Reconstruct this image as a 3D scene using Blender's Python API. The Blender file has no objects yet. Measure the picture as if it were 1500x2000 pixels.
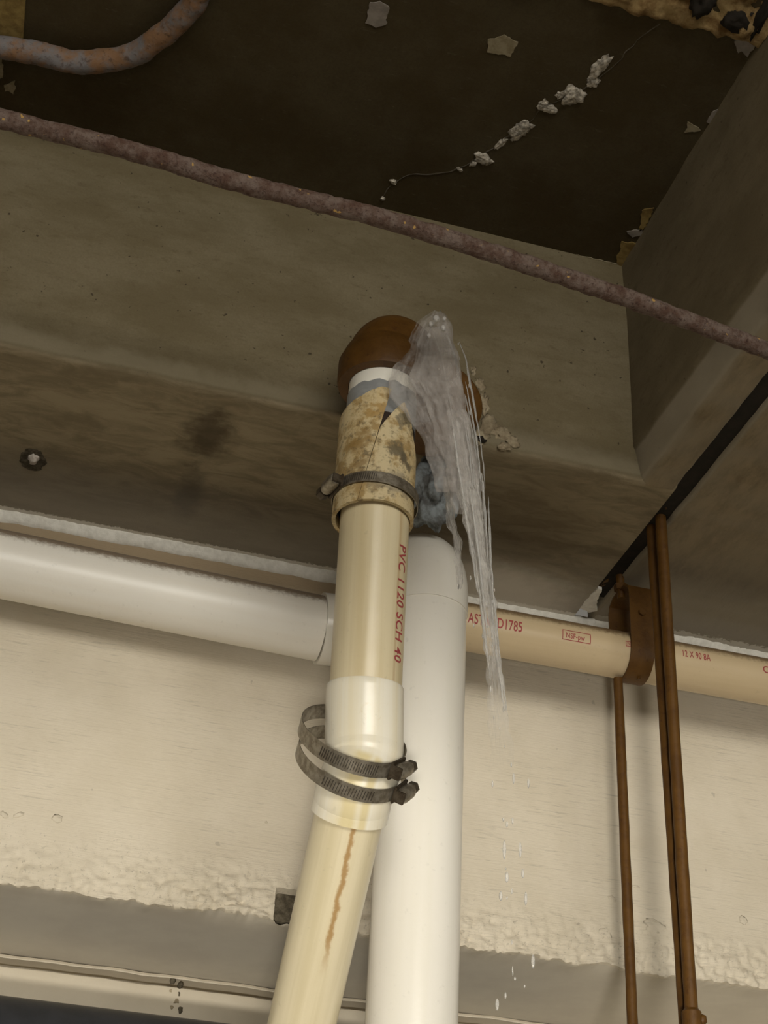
import bpy, bmesh, math, random
import numpy as np
from mathutils import Vector, Matrix, noise
random.seed(7)
SC = bpy.context.scene
COL = SC.collection
PI = math.pi
R = math.radians

# ------------------------------------------------------------------ camera
PITCH, ROLL, YAW, FPX = R(33.5), R(3.26), R(14.1), 3000.0
CAM = Vector((0, 0, 1.6))
fw = Vector((math.sin(YAW)*math.cos(PITCH), math.cos(YAW)*math.cos(PITCH), math.sin(PITCH)))
r0 = Vector((math.cos(YAW), -math.sin(YAW), 0)); u0 = r0.cross(fw)
rt = math.cos(ROLL)*r0 + math.sin(ROLL)*u0
up = -math.sin(ROLL)*r0 + math.cos(ROLL)*u0
cd = bpy.data.cameras.new('camera'); cam = bpy.data.objects.new('camera', cd); COL.objects.link(cam)
cd.sensor_fit = 'VERTICAL'; cd.sensor_height = 24.0; cd.lens = FPX/2000*24.0
cd.clip_start = .05
cam.matrix_world = Matrix(((rt.x, up.x, -fw.x, CAM.x), (rt.y, up.y, -fw.y, CAM.y), (rt.z, up.z, -fw.z, CAM.z), (0, 0, 0, 1)))
SC.camera = cam

# ------------------------------------------------------------------ light
w = bpy.data.worlds.new('garage_air'); SC.world = w; w.use_nodes = True
w.node_tree.nodes['Background'].inputs[0].default_value = (1.0, .93, .80, 1)
w.node_tree.nodes['Background'].inputs[1].default_value = .16
def area(name, loc, target, sx, sy, power, col=(1, .95, .86)):
    d = bpy.data.lights.new(name, 'AREA'); d.shape = 'RECTANGLE'; d.size = sx; d.size_y = sy; d.energy = power; d.color = col
    o = bpy.data.objects.new(name, d); COL.objects.link(o); o.location = loc
    v = Vector(target) - Vector(loc); o.rotation_euler = v.to_track_quat('-Z', 'Y').to_euler(); return o
area('tube_light_far', (.45, -3.0, 2.5), (.4, 1.9, 2.5), 2.4, 1.3, 112)
sd = bpy.data.lights.new('unseen_low_spot', 'SPOT'); sd.energy = 900; sd.color = (1, .94, .84); sd.spot_size = R(172); sd.spot_blend = .02; sd.shadow_soft_size = .26
so_ = bpy.data.objects.new('unseen_low_spot', sd); COL.objects.link(so_); so_.location = (-.6, -2.5, .05)
el = R(28.25-86); so_.rotation_euler = Vector((.13, math.cos(el), math.sin(el))).to_track_quat('-Z', 'Y').to_euler()  # unseen low spot, cone edge angled to draw the wall's light boundary
SC.view_settings.view_transform = 'Standard'; SC.view_settings.look = 'None'
SC.view_settings.exposure = 0.0; SC.view_settings.gamma = 1.0; SC.view_settings.use_curve_mapping = False
SC.cycles.use_denoising = True
SC.cycles.max_bounces = 10; SC.cycles.transparent_max_bounces = 24

# ------------------------------------------------------------------ helpers
def ray(px, py): px, py = float(px), float(py); return ((px-750)/FPX)*rt - ((py-1000)/FPX)*up + fw
def at(px, py, Y): d = ray(px, py); return CAM + d*((Y-CAM.y)/d.y)
def atz(px, py, Z): d = ray(px, py); return CAM + d*((Z-CAM.z)/d.z)
def nz(p, s, seed=0): return noise.noise(Vector((p[0]*s+seed*7.3, p[1]*s-seed*3.1, p[2]*s+seed*1.7)))
def fbm(p, s, seed=0, o=4): return noise.fractal(Vector((p[0]*s+seed*7.3, p[1]*s-seed*3.1, p[2]*s)), 1.0, 2.0, o)

def mk(name, V, F, mat, parent=None, smooth=True, uv=None):
    me = bpy.data.meshes.new(name); me.from_pydata([tuple(v) for v in V], [], F); me.update()
    if smooth: me.polygons.foreach_set('use_smooth', [True]*len(me.polygons))
    if uv is not None:
        l = me.uv_layers.new(name='UVMap'); k = 0
        for f in uv:
            for c in f: l.data[k].uv = c; k += 1
    me.materials.append(mat)
    o = bpy.data.objects.new(name, me); COL.objects.link(o)
    if parent: o.parent = parent
    return o
def fixn(o):
    bm = bmesh.new(); bm.from_mesh(o.data); bmesh.ops.recalc_face_normals(bm, faces=bm.faces); bm.to_mesh(o.data); bm.free(); return o
def smooth_angle(o, a=40):
    me = o.data; bm = bmesh.new(); bm.from_mesh(me)
    for e in bm.edges:
        e.smooth = not (len(e.link_faces) == 2 and e.calc_face_angle(0) > R(a))
    for f in bm.faces: f.smooth = True
    bm.to_mesh(me); bm.free(); return o
def tag(o, label=None, cat=None, group=None, kind=None):
    if label: o['label'] = label
    if cat: o['category'] = cat
    if group: o['group'] = group
    if kind: o['kind'] = kind
    return o
def empty(name, loc, label, cat, group=None):
    o = bpy.data.objects.new(name, None); COL.objects.link(o); o.location = loc; o.empty_display_size = .02
    bpy.context.view_layer.update()
    return tag(o, label, cat, group)
def keep(child, parent):                      # parent without moving
    child.parent = parent; child.matrix_parent_inverse = Matrix.Translation(-Vector(parent.location)); return child

def frames(P):
    P = [Vector(p) for p in P]; T = []
    for i in range(len(P)):
        a = P[max(0, i-1)]; b = P[min(len(P)-1, i+1)]; T.append((b-a).normalized())
    ref = Vector((0, -1, 0))
    if abs(T[0].dot(ref)) > .9: ref = Vector((0, 0, -1))
    n = (ref - T[0]*ref.dot(T[0])).normalized(); N = [n]
    for i in range(1, len(P)):
        n = N[-1] - T[i]*N[-1].dot(T[i]); N.append(n.normalized())
    return P, T, N
def tube(name, P, rad, mat, parent=None, seg=32, caps=True, disp=None, wall=None):
    """swept round tube; rad a number or one per point; uv: u round it (0.5 = front), v metres along it; wall: open shell of that thickness"""
    P, T, N = frames(P); n = len(P)
    if not hasattr(rad, '__len__'): rad = [rad]*n
    V, F, UV = [], [], []; L = [0]
    for i in range(1, n): L.append(L[-1]+(P[i]-P[i-1]).length)
    def ring(i, r):
        B = T[i].cross(N[i]); out = []
        for k in range(seg):
            a = 2*PI*k/seg + PI
            d = N[i]*math.cos(a)+B*math.sin(a); p = P[i]+d*r
            if disp: p = P[i]+d*(r+disp(p))
            out.append(p)
        return out
    for i in range(n): V += ring(i, rad[i])
    def grid(off, flip):
        for i in range(n-1):
            for k in range(seg):
                q = [off+i*seg+k, off+i*seg+(k+1) % seg, off+(i+1)*seg+(k+1) % seg, off+(i+1)*seg+k]
                u = [(k/seg, L[i]), ((k+1)/seg, L[i]), ((k+1)/seg, L[i+1]), (k/seg, L[i+1])]
                if flip: q.reverse(); u.reverse()
                F.append(q); UV.append(u)
    grid(0, False)
    if wall:
        off = len(V)
        for i in range(n): V += ring(i, rad[i]-wall)
        grid(off, True)
        for i, fl in ((0, True), (n-1, False)):
            for k in range(seg):
                q = [i*seg+k, i*seg+(k+1) % seg, off+i*seg+(k+1) % seg, off+i*seg+k]
                if fl: q.reverse()
                F.append(q); UV.append([(k/seg, L[i])]*4)
    elif caps:
        F.append(list(range(seg))[::-1]); UV.append([(.5, L[0])]*seg)
        F.append([(n-1)*seg+k for k in range(seg)]); UV.append([(.5, L[-1])]*seg)
    o = mk(name, V, F, mat, None, True, UV); fixn(o); smooth_angle(o, 35)
    if parent: keep(o, parent)
    return o
def line(a, b, n): a, b = Vector(a), Vector(b); return [a.lerp(b, i/n) for i in range(n+1)]
def spline(P, n=8):
    P = [Vector(p) for p in P]; out = []
    for i in range(len(P)-1):
        p0 = P[max(0, i-1)]; p1 = P[i]; p2 = P[i+1]; p3 = P[min(len(P)-1, i+2)]
        for k in range(n):
            t = k/n
            out.append(.5*((2*p1)+(p2-p0)*t+(2*p0-5*p1+4*p2-p3)*t*t+(3*p1-p0-3*p2+p3)*t**3))
    return out+[P[-1]]
def box(name, lo, hi, mat, parent=None, bev=0.0, rot=None, smooth=False):
    bm = bmesh.new(); bmesh.ops.create_cube(bm, size=1)
    lo, hi = Vector(lo), Vector(hi); c = (lo+hi)/2; s = hi-lo
    for v in bm.verts: v.co = Vector((v.co.x*s.x, v.co.y*s.y, v.co.z*s.z))
    if bev: bmesh.ops.bevel(bm, geom=bm.edges[:], offset=bev, segments=2, affect='EDGES', profile=.5)
    M = rot.to_4x4() if rot is not None else Matrix()
    for v in bm.verts: v.co = (M @ v.co)+c
    me = bpy.data.meshes.new(name); bm.to_mesh(me); bm.free(); me.materials.append(mat)
    o = bpy.data.objects.new(name, me); COL.objects.link(o)
    if parent: keep(o, parent)
    return o
def sweep(name, prof, axis, ts, mat, disp=None):
    """closed profile swept along x or y; disp(p, i) -> offset vector"""
    V, F = [], []; m = len(prof)
    for t in ts:
        for (a, z) in prof:
            p = Vector((t, a, z)) if axis == 'x' else Vector((a, t, z))
            if disp: p = p+disp(p)
            V.append(p)
    for i in range(len(ts)-1):
        for k in range(m):
            F.append([i*m+k, i*m+(k+1) % m, (i+1)*m+(k+1) % m, (i+1)*m+k])
    F.append(list(range(m))); F.append([(len(ts)-1)*m+k for k in range(m)])
    o = mk(name, V, F, mat); fixn(o); smooth_angle(o, 50); return o
def steps(*spans):
    out = []
    for a, b, d in spans:
        n = max(1, round((b-a)/d)); out += [a+(b-a)*i/n for i in range(n)]
    return out+[spans[-1][1]]
def patch(name, pts, mat, parent, normal, thick=.0015, jag=.002, seed=0):
    """thin flake with a ragged outline lying on a surface"""
    pts = [Vector(p) for p in pts]; out = []; n = len(pts)
    for i in range(n):
        a, b = pts[i], pts[(i+1) % n]; k = max(2, int((b-a).length/.004))
        for j in range(k):
            p = a.lerp(b, j/k); q = p*1.0
            out.append(q+Vector((nz(p, 170, seed), nz(p, 170, seed+1), nz(p, 170, seed+2)))*jag)
    nn = Vector(normal)
    for i, p in enumerate(out):                    # back onto the plane
        out[i] = p - nn*((p-pts[0]).dot(nn))
    m = len(out); V = [p - nn*.003 for p in out]+[p+nn*thick for p in out]
    F = [list(range(m))[::-1], [m+i for i in range(m)]]+[[i, (i+1) % m, m+(i+1) % m, m+i] for i in range(m)]
    o = mk(name, V, F, mat, None, False); fixn(o)
    if parent: o.parent = parent
    return o
def lump(name, c, size, mat, parent=None, seed=0, amp=.35, freq=1.6, sub=3, rot=0, axis='Z'):
    bm = bmesh.new(); bmesh.ops.create_icosphere(bm, subdivisions=sub, radius=1)
    M = Matrix.Rotation(rot, 3, axis)
    for v in bm.verts:
        k = 1+amp*fbm(v.co, freq, seed, 4)
        p = v.co*k; v.co = M @ Vector((p.x*size[0], p.y*size[1], p.z*size[2]))+Vector(c)
    for f in bm.faces: f.smooth = True
    me = bpy.data.meshes.new(name); bm.to_mesh(me); bm.free(); me.materials.append(mat)
    o = bpy.data.objects.new(name, me); COL.objects.link(o)
    if parent: keep(o, parent)
    return o

# ------------------------------------------------------------------ materials
class NT:
    def __init__(s, name, rough=.8, spec=.3):
        s.m = bpy.data.materials.new(name); s.m.use_nodes = True; s.t = s.m.node_tree; s.b = s.t.nodes['Principled BSDF']
        s.b.inputs['Roughness'].default_value = rough; s.b.inputs['Specular IOR Level'].default_value = spec
    def n(s, typ, **k):
        o = s.t.nodes.new(typ)
        for a, v in k.items(): setattr(o, a, v)
        return o
    def L(s, a, b): s.t.links.new(a, b)
    def put(s, sock, v):
        if hasattr(v, 'links') or hasattr(v, 'is_linked'): s.L(v, sock)
        elif isinstance(v, (tuple, list)) and len(v) == 3 and sock.type == 'RGBA': sock.default_value = (*v, 1)
        else: sock.default_value = v
    def obj(s, scale=(1, 1, 1), uv=False):
        c = s.n('ShaderNodeTexCoord'); m = s.n('ShaderNodeMapping'); s.L(c.outputs['UV' if uv else 'Object'], m.inputs[0]); m.inputs['Scale'].default_value = scale
        return m.outputs[0]
    def geo(s):
        return s.n('ShaderNodeNewGeometry').outputs['Position']
    def gscale(s, scale):
        m = s.n('ShaderNodeVectorMath', operation='MULTIPLY'); s.L(s.geo(), m.inputs[0]); m.inputs[1].default_value = scale; return m.outputs[0]
    def noise(s, vec, scale, detail=5, rough=.6, dist=0.0):
        t = s.n('ShaderNodeTexNoise'); s.L(vec, t.inputs['Vector']); t.inputs['Scale'].default_value = scale
        t.inputs['Detail'].default_value = detail; t.inputs['Roughness'].default_value = rough; t.inputs['Distortion'].default_value = dist
        return t.outputs['Fac']
    def ramp(s, fac, a, b, inv=False):
        m = s.n('ShaderNodeMapRange'); m.clamp = True; m.interpolation_type = 'SMOOTHSTEP'; s.L(fac, m.inputs[0]); m.inputs[1].default_value = a; m.inputs[2].default_value = b
        if inv: m.inputs[3].default_value = 1; m.inputs[4].default_value = 0
        return m.outputs[0]
    def math(s, op, a, b=0.0):
        m = s.n('ShaderNodeMath', operation=op); s.put(m.inputs[0], a); s.put(m.inputs[1], b); return m.outputs[0]
    def mix(s, fac, a, b, mode='MIX'):
        m = s.n('ShaderNodeMix', data_type='RGBA', blend_type=mode); s.put(m.inputs[0], fac); s.put(m.inputs[6], a); s.put(m.inputs[7], b); return m.outputs[2]
    def xyz(s, vec):
        x = s.n('ShaderNodeSeparateXYZ'); s.L(vec, x.inputs[0]); return x.outputs
    def bump(s, h, dist, strength=1.0, prev=None):
        b = s.n('ShaderNodeBump'); b.inputs['Distance'].default_value = dist; b.inputs['Strength'].default_value = strength; s.L(h, b.inputs['Height'])
        if prev is not None: s.L(prev, b.inputs['Normal'])
        s.L(b.outputs[0], s.b.inputs['Normal']); return b.outputs[0]
    def done(s, col=None):
        if col is not None: s.put(s.b.inputs['Base Color'], col)
        return s.m
def spot(t, c, rad, soft=.5, scale=(1, 1, 1), wob=.02, wf=40):
    """0..1 mask of a stain around the world point c"""
    n = t.noise(t.geo(), wf, 4)
    d = t.n('ShaderNodeVectorMath', operation='SUBTRACT'); t.L(t.geo(), d.inputs[0]); d.inputs[1].default_value = tuple(c)
    m = t.n('ShaderNodeVectorMath', operation='MULTIPLY'); t.L(d.outputs[0], m.inputs[0]); m.inputs[1].default_value = scale
    l = t.n('ShaderNodeVectorMath', operation='LENGTH'); t.L(m.outputs[0], l.inputs[0])
    e = t.math('ADD', l.outputs['Value'], t.math('MULTIPLY', t.math('SUBTRACT', n, .5), wob*2))
    return t.ramp(e, rad*(1-soft), rad, inv=True)

def concrete(name, c1, c2, dark, streak=(1, 1, 1), pits=.0, bump=.0012, spots=()):
    t = NT(name, .88, .2); g = t.geo()
    big = t.noise(t.gscale(streak), 6, 6, .65)
    col = t.mix(t.ramp(big, .35, .68), c1, c2)
    st = t.noise(t.gscale(tuple(x*3 for x in streak)), 14, 6, .7)
    col = t.mix(t.math('MULTIPLY', t.ramp(st, .52, .75), .55), col, dark)
    fine = t.noise(g, 320, 3, .7)
    col = t.mix(t.math('MULTIPLY', t.ramp(fine, .3, .7), .22), col, dark)
    if pits:
        p = t.ramp(t.noise(g, 95, 2, .5), .72, .76)
        col = t.mix(t.math('MULTIPLY', p, pits), col, tuple(x*.35 for x in dark))
    for (c, rad, soft, sc, wob, k, cc) in spots:
        col = t.mix(t.math('MULTIPLY', spot(t, c, rad, soft, sc, wob), k), col, cc)
    h = t.math('ADD', t.math('MULTIPLY', st, .6), t.math('MULTIPLY', fine, .25))
    t.bump(h, bump)
    return t, col

def mat_beam_face():
    t, col = concrete('beam_concrete', (.142, .115, .064), (.19, .159, .098), (.095, .072, .037), (1, 1, 2.2), .8)
    return t, col
# soffit and face of the same beam: the soffit keeps board marks and old damp stains, chosen by its position (z near 2.9)
def make_beam_mat():
    t, face = mat_beam_face()
    x, y, z = t.xyz(t.geo())
    g = t.geo()
    s1 = t.noise(t.gscale((2.2, 6, 1)), 6, 7, .66, .6)
    sof = t.mix(t.ramp(s1, .36, .66), (.29, .24, .155), (.19, .153, .094))
    s2 = t.noise(t.gscale((5, 18, 1)), 8, 6, .7)
    sof = t.mix(t.math('MULTIPLY', .5), sof, (.08, .06, .032))
    sof = t.mix(t.math('MULTIPLY', spot(t, (.185, 1.80, 2.9), .10, .85, (1.9, 1, 1), .06), .75), sof, (.05, .036, .018))
    sof = t.mix(t.math('MULTIPLY', spot(t, (.185, 1.97, 2.9), .10, .8, (3.2, .9, 1), .05), .6), sof, (.07, .058, .042))
    sof = t.mix(t.math('MULTIPLY', spot(t, (.66, 1.87, 2.9), .24, .9, (1, 1.1, 1), .03), .55), sof, (.09, .068, .036))
    # bounce light from wall and pipes painted in, plus white overspray at the edge
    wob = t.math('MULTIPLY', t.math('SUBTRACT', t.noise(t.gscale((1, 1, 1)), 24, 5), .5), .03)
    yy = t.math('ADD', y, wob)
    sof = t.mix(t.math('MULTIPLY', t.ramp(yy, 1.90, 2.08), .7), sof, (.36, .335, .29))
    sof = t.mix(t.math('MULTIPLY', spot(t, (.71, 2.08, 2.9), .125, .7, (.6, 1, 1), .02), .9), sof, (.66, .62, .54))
    wob2 = t.math('MULTIPLY', t.math('SUBTRACT', t.noise(t.gscale((1, 1, 1)), 160, 4), .5), .016)
    sof = t.mix(t.ramp(t.math('ADD', y, wob2), 2.090, 2.094), sof, (.78, .75, .68))
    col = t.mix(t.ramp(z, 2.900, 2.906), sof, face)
    # pale lime along the lower arris, brown damp near the cast iron collar
    ar = t.math('MULTIPLY', t.ramp(z, 2.902, 2.91), t.ramp(t.math('ADD', z, t.math('MULTIPLY', wob, 1.5)), 2.915, 2.945, inv=True))
    col = t.mix(t.math('MULTIPLY', ar, .5), col, (.27, .235, .16))
    return t.done(col)
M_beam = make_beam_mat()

def make_cross_mat():
    t, col = concrete('crossbeam_concrete', (.17, .138, .082), (.22, .18, .112), (.10, .078, .042), (3, .8, 2), .5)
    x, y, z = t.xyz(t.geo())
    sof = t.mix(t.ramp(t.noise(t.gscale((6, 2, 1)), 8, 6, .7), .35, .7), (.26, .205, .125), (.16, .122, .07))
    sof = t.mix(t.math('MULTIPLY', t.ramp(y, 1.84, 2.02), .75), sof, (.36, .34, .30))  # bounce light near the wall painted into the underside
    wob2 = t.math('MULTIPLY', t.math('SUBTRACT', t.noise(t.geo(), 110, 5, .7), .5), .05)
    sof = t.mix(t.ramp(t.math('ADD', y, wob2), 2.082, 2.088), sof, (.74, .72, .66))
    col = t.mix(t.ramp(z, 2.899, 2.902), sof, col)
    chm = t.math('MULTIPLY', t.ramp(z, 2.898, 2.903), t.ramp(z, 2.945, 2.952, inv=True))
    col = t.mix(t.math('MULTIPLY', chm, .6), col, (.36, .32, .25))  # chamfer painted paler for the light it catches
    return t.done(col)
M_cross = make_cross_mat()

def make_slab_mat():
    t = NT('old_form_board_ceiling', .8, .25)
    a = t.noise(t.geo(), 7, 6, .65)
    col = t.mix(t.ramp(a, .35, .7), (.050, .035, .0125), (.070, .055, .027))
    b = t.noise(t.gscale((9, 30, 1)), 5, 5, .7)
    col = t.mix(t.math('MULTIPLY', t.ramp(b, .6, .78), .5), col, (.13, .11, .075))
    f = t.noise(t.geo(), 300, 3); col = t.mix(t.math('MULTIPLY', t.ramp(f, .4, .7), .25), col, (.03, .02, .01))
    t.bump(f, .0006)
    return t.done(col)
M_slab = make_slab_mat()

def make_paint(name, base, shade, streaks=True, rough=.55):
    t = NT(name, rough, .35)
    a = t.noise(t.geo(), 9, 5)
    col = t.mix(t.ramp(a, .3, .7), base, shade)
    f = t.noise(t.geo(), 260, 4, .7)
    s = t.noise(t.gscale((3.0, 1, 60)), 6, 7, .75)
    if streaks:
        m = t.ramp(t.noise(t.gscale((1, 1, 2)), 5, 3), .42, .62)
        col = t.mix(t.math('MULTIPLY', t.math('MULTIPLY', t.ramp(s, .54, .68), m), .55), col, tuple(c*.55 for c in shade))
        sp = t.ramp(t.noise(t.geo(), 50, 2, .5), .75, .79)
        col = t.mix(t.math('MULTIPLY', sp, .35), col, tuple(c*.35 for c in shade))
        h = t.math('ADD', s, t.math('MULTIPLY', f, .2)); t.bump(h, .0011)
    else: t.bump(f, .0004)
    return t, col
def make_wall_mat():
    t, col = make_paint('cream_wall_paint', (.66, .595, .475), (.60, .535, .415))
    x, y, z = t.xyz(t.geo())
    # pitted, dirty lower edge
    p = t.noise(t.geo(), 170, 5, .75)
    zone = t.ramp(t.math('ADD', z, t.math('MULTIPLY', t.math('SUBTRACT', t.noise(t.geo(), 9, 3), .5), .12)), 2.35, 2.42, inv=True)
    col = t.mix(t.math('MULTIPLY', zone, t.math('MULTIPLY', t.ramp(p, .56, .68), .6)), col, (.24, .21, .16))
    # the underside of this beam is grey
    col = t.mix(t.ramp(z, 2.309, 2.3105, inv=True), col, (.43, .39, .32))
    # shade between soffit and pipes painted in with contact dirt, top of the wall
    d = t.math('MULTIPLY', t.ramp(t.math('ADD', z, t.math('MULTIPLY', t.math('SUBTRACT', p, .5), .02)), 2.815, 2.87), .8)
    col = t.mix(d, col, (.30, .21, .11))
    return t.done(col)
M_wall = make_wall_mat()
t, c = make_paint('cream_lower_wall_paint', (.66, .595, .475), (.61, .545, .425), False); M_wall2 = t.done(c)

def pvc(name, base, tint, rough=.28, spec=.5, stain=None, vscale=1.5, extra=None):
    t = NT(name, rough, spec)
    uv = t.obj((1, 1, 1), True)
    m = t.n('ShaderNodeVectorMath', operation='MULTIPLY'); t.L(uv, m.inputs[0]); m.inputs[1].default_value = (9, vscale, 1)
    a = t.noise(m.outputs[0], 1.6, 5, .55)
    col = t.mix(t.ramp(a, .38, .68), base, tint)
    g = t.noise(t.geo(), 90, 4, .6)
    col = t.mix(t.math('MULTIPLY', t.ramp(g, .62, .75), .18), col, tuple(x*.5 for x in tint))
    if stain:
        b = t.noise(t.geo(), 27, 7, .7, .8)
        for lo, hi, k, cc in stain: col = t.mix(t.math('MULTIPLY', t.ramp(b, lo, hi), k), col, cc)
    if extra: col = extra(t, col, uv)
    t.bump(t.noise(t.geo(), 60, 3), .0003)
    return t.done(col)
def drips(us, v0, v1, cc, k=.8):
    def f(t, col, uv):
        u, v, _ = t.xyz(uv)
        for (u0, w0, wv) in us:
            wob = t.math('MULTIPLY', t.math('SUBTRACT', t.noise(t.geo(), 45, 4), .5), wv)
            d = t.math('ABSOLUTE', t.math('ADD', t.math('SUBTRACT', u, u0), wob))
            m = t.math('MULTIPLY', t.ramp(d, w0*.2, w0, inv=True), t.math('MULTIPLY', t.ramp(v, v0-.01, v0), t.ramp(v, v1-.06, v1, inv=True)))
            col = t.mix(t.math('MULTIPLY', m, k), col, cc)
        return col
    return f
def dirt_top(t, col, uv):                       # fluffy dirt on the upper back of the level pipes (u 0.5 = front, above = towards 0.75)
    u, v, _ = t.xyz(uv)
    p = t.math('MULTIPLY', t.math('SUBTRACT', t.noise(t.geo(), 140, 5, .7), .5), .09)
    return t.mix(t.math('MULTIPLY', t.ramp(t.math('ADD', u, p), DT[0], DT[1]), .85), col, (.16, .095, .04))
DT = (.455, .395)
CREAM, CREAM2 = (.69, .60, .40), (.60, .50, .30)
M_white = pvc('white_pvc', (.82, .79, .71), (.80, .77, .68), .22)
M_cream = pvc('aged_cream_pvc', CREAM, CREAM2, .3, .5, None, 1.2, drips([(.405, .012, .004)], .0, .30, (.40, .24, .10), .45))
M_creamlow = pvc('aged_cream_pvc_stained', (.70, .62, .43), (.62, .54, .35), .3, .5, None, 1.2, drips([(.50, .02, .06)], .0, .22, (.36, .20, .06), .85))
M_sleeve = pvc('white_sleeve_stained', (.82, .78, .66), (.77, .70, .52), .25, .5, ((.62, .76, .4, (.58, .44, .16)),), 1.0, drips([(.465, .03, .01), (.53, .055, .03)], .115, .36, (.60, .47, .15), .6))
def split_dirt(t, col, uv):
    big = t.noise(t.geo(), 34, 7, .72)
    col = t.mix(t.math('MULTIPLY', t.ramp(big, .47, .60), .8), col, (.33, .21, .07))
    for (px, py, rad, k, cc) in ((690, 855, .034, .8, (.27, .165, .05)), (742, 800, .020, .75, (.36, .21, .05)), (700, 905, .022, .7, (.22, .135, .045)), (790, 818, .015, .85, (.20, .17, .11)), (775, 880, .018, .85, (.13, .11, .07)), (800, 900, .014, .8, (.12, .10, .065)), (770, 945, .024, .7, (.26, .22, .16)), (725, 935, .02, .6, (.2, .15, .08)), (672, 815, .016, .5, (.5, .46, .38))):
        col = t.mix(t.math('MULTIPLY', spot(t, at(px, py, 1.502), rad, .6, (1, 1, 1), .03, 70), k), col, cc)
    fine = t.noise(t.geo(), 130, 5, .7)
    return t.mix(t.math('MULTIPLY', t.ramp(fine, .52, .66), .7), col, (.13, .10, .055))
M_split = pvc('split_sleeve_grimy', (.60, .50, .30), (.60, .47, .25), .5, .3, None, 2.0, split_dirt)
M_tan = pvc('tan_pvc', (.61, .485, .305), (.58, .455, .28), .32, .5, None, 1.5, dirt_top)
M_stub = pvc('new_white_pvc', (.85, .83, .74), (.85, .83, .74), .3)
def make_iron():
    t = NT('orange_painted_iron', .55, .3)
    a = t.noise(t.geo(), 30, 6, .65)
    col = t.mix(t.ramp(a, .35, .7), (.11, .05, .0075), (.075, .032, .0045))
    b = t.noise(t.geo(), 110, 4); col = t.mix(t.math('MULTIPLY', t.ramp(b, .58, .7), .5), col, (.05, .016, .005))
    t.bump(b, .0008); return t.done(col)
M_iron = make_iron()
def make_rust():
    t = NT('rust', .8, .25)
    a = t.noise(t.geo(), 60, 7, .7)
    col = t.mix(t.ramp(a, .35, .65), (.085, .046, .031), (.165, .123, .10))
    b = t.noise(t.geo(), 230, 4, .7); col = t.mix(t.math('MULTIPLY', t.ramp(b, .5, .68), .7), col, (.035, .014, .01))
    c_ = t.noise(t.geo(), 105, 2, .4); col = t.mix(t.ramp(c_, .70, .73), col, (.42, .26, .08))
    t.bump(b, .0025); return t.done(col)
M_rust = make_rust()
def make_rust2():
    t = NT('rusty_conduit', .7, .3)
    a = t.noise(t.geo(), 26, 6, .65)
    col = t.mix(t.ramp(a, .4, .6), (.16, .15, .15), (.20, .11, .055))
    b = t.noise(t.geo(), 120, 5, .7); col = t.mix(t.math('MULTIPLY', t.ramp(b, .52, .68), .7), col, (.05, .028, .016))
    t.bump(b, .0015); return t.done(col)
M_rust2 = make_rust2()
def plain(name, c1, c2, rough=.7, spec=.3, scale=60, bump=.0006, metal=0.0):
    t = NT(name, rough, spec); t.b.inputs['Metallic'].default_value = metal
    a = t.noise(t.geo(), scale, 5, .65); t.bump(a, bump); return t.done(t.mix(t.ramp(a, .35, .65), c1, c2))
M_steel = plain('dull_clamp_steel', (.36, .325, .26), (.20, .17, .125), .42, .5, 120, .0003, .75)
M_steeldark = plain('rusty_clamp_steel', (.10, .08, .055), (.05, .035, .02), .5, .4, 120, .0004, .6)
M_slot = plain('clamp_slot', (.05, .042, .03), (.04, .03, .02), .7)
M_flake = plain('old_paint_flake', (.30, .26, .17), (.20, .16, .09), .8)
M_flakeg = plain('grey_paint_flake', (.28, .25, .215), (.20, .175, .15), .8)
M_yellow = plain('yellowed_concrete', (.30, .22, .075), (.17, .11, .035), .85, .2, 40, .002)
M_spall = plain('spalled_tan_concrete', (.36, .26, .12), (.13, .07, .022), .9, .2, 26, .004)
M_hole = plain('dark_hole', (.02, .015, .01), (.012, .01, .006), .9)
M_crust = plain('lime_crust', (.60, .55, .46), (.20, .18, .145), .85, .2, 140, .002)
M_crack = plain('crack_lime', (.13, .115, .09), (.085, .07, .045), .9)
M_mortar = plain('rough_mortar', (.40, .34, .23), (.24, .19, .12), .9, .2, 60, .003)
M_tape = plain('grey_tape', (.30, .31, .31), (.24, .25, .25), .5, .4, 50, .0006)
M_rag = plain('grey_blue_rag', (.25, .28, .29), (.10, .10, .095), .85, .2, 50, .003)
M_liner = plain('dark_shade_liner', (.035, .02, .012), (.02, .012, .008), .6)
M_red = plain('red_print', (.40, .07, .07), (.33, .06, .06), .6)
M_black = plain('black_enamel', (.022, .024, .028), (.03, .032, .038), .35, .5, 30)
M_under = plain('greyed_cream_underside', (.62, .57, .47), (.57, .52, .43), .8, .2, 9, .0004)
M_void = plain('rubble_void', (.14, .12, .085), (.05, .04, .025), .9, .2, 70, .004)
M_floor = plain('garage_floor', (.20, .185, .16), (.16, .145, .125), .8, .3, 3)
M_bead = plain('white_paint_bead', (.84, .82, .75), (.72, .70, .63), .6, .3, 90, .002)
M_putty = plain('white_putty', (.62, .56, .50), (.50, .45, .40), .6)

# ------------------------------------------------------------------ structure
SLAB, SOF, YB, YW, XC, G0, G1 = 3.315, 2.90, 1.69, 2.112, .80, .868, .897
fl = box('floor', (-4, -5, -.1), (5, 3, 0), M_floor); tag(fl, kind='structure')
slab = box('ceiling', (-3.2, -4, SLAB), (XC+.05, YB+.05, SLAB+.15), M_slab); tag(slab, 'dark brown form-board ceiling slab with a white limed crack', kind='structure')

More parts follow.
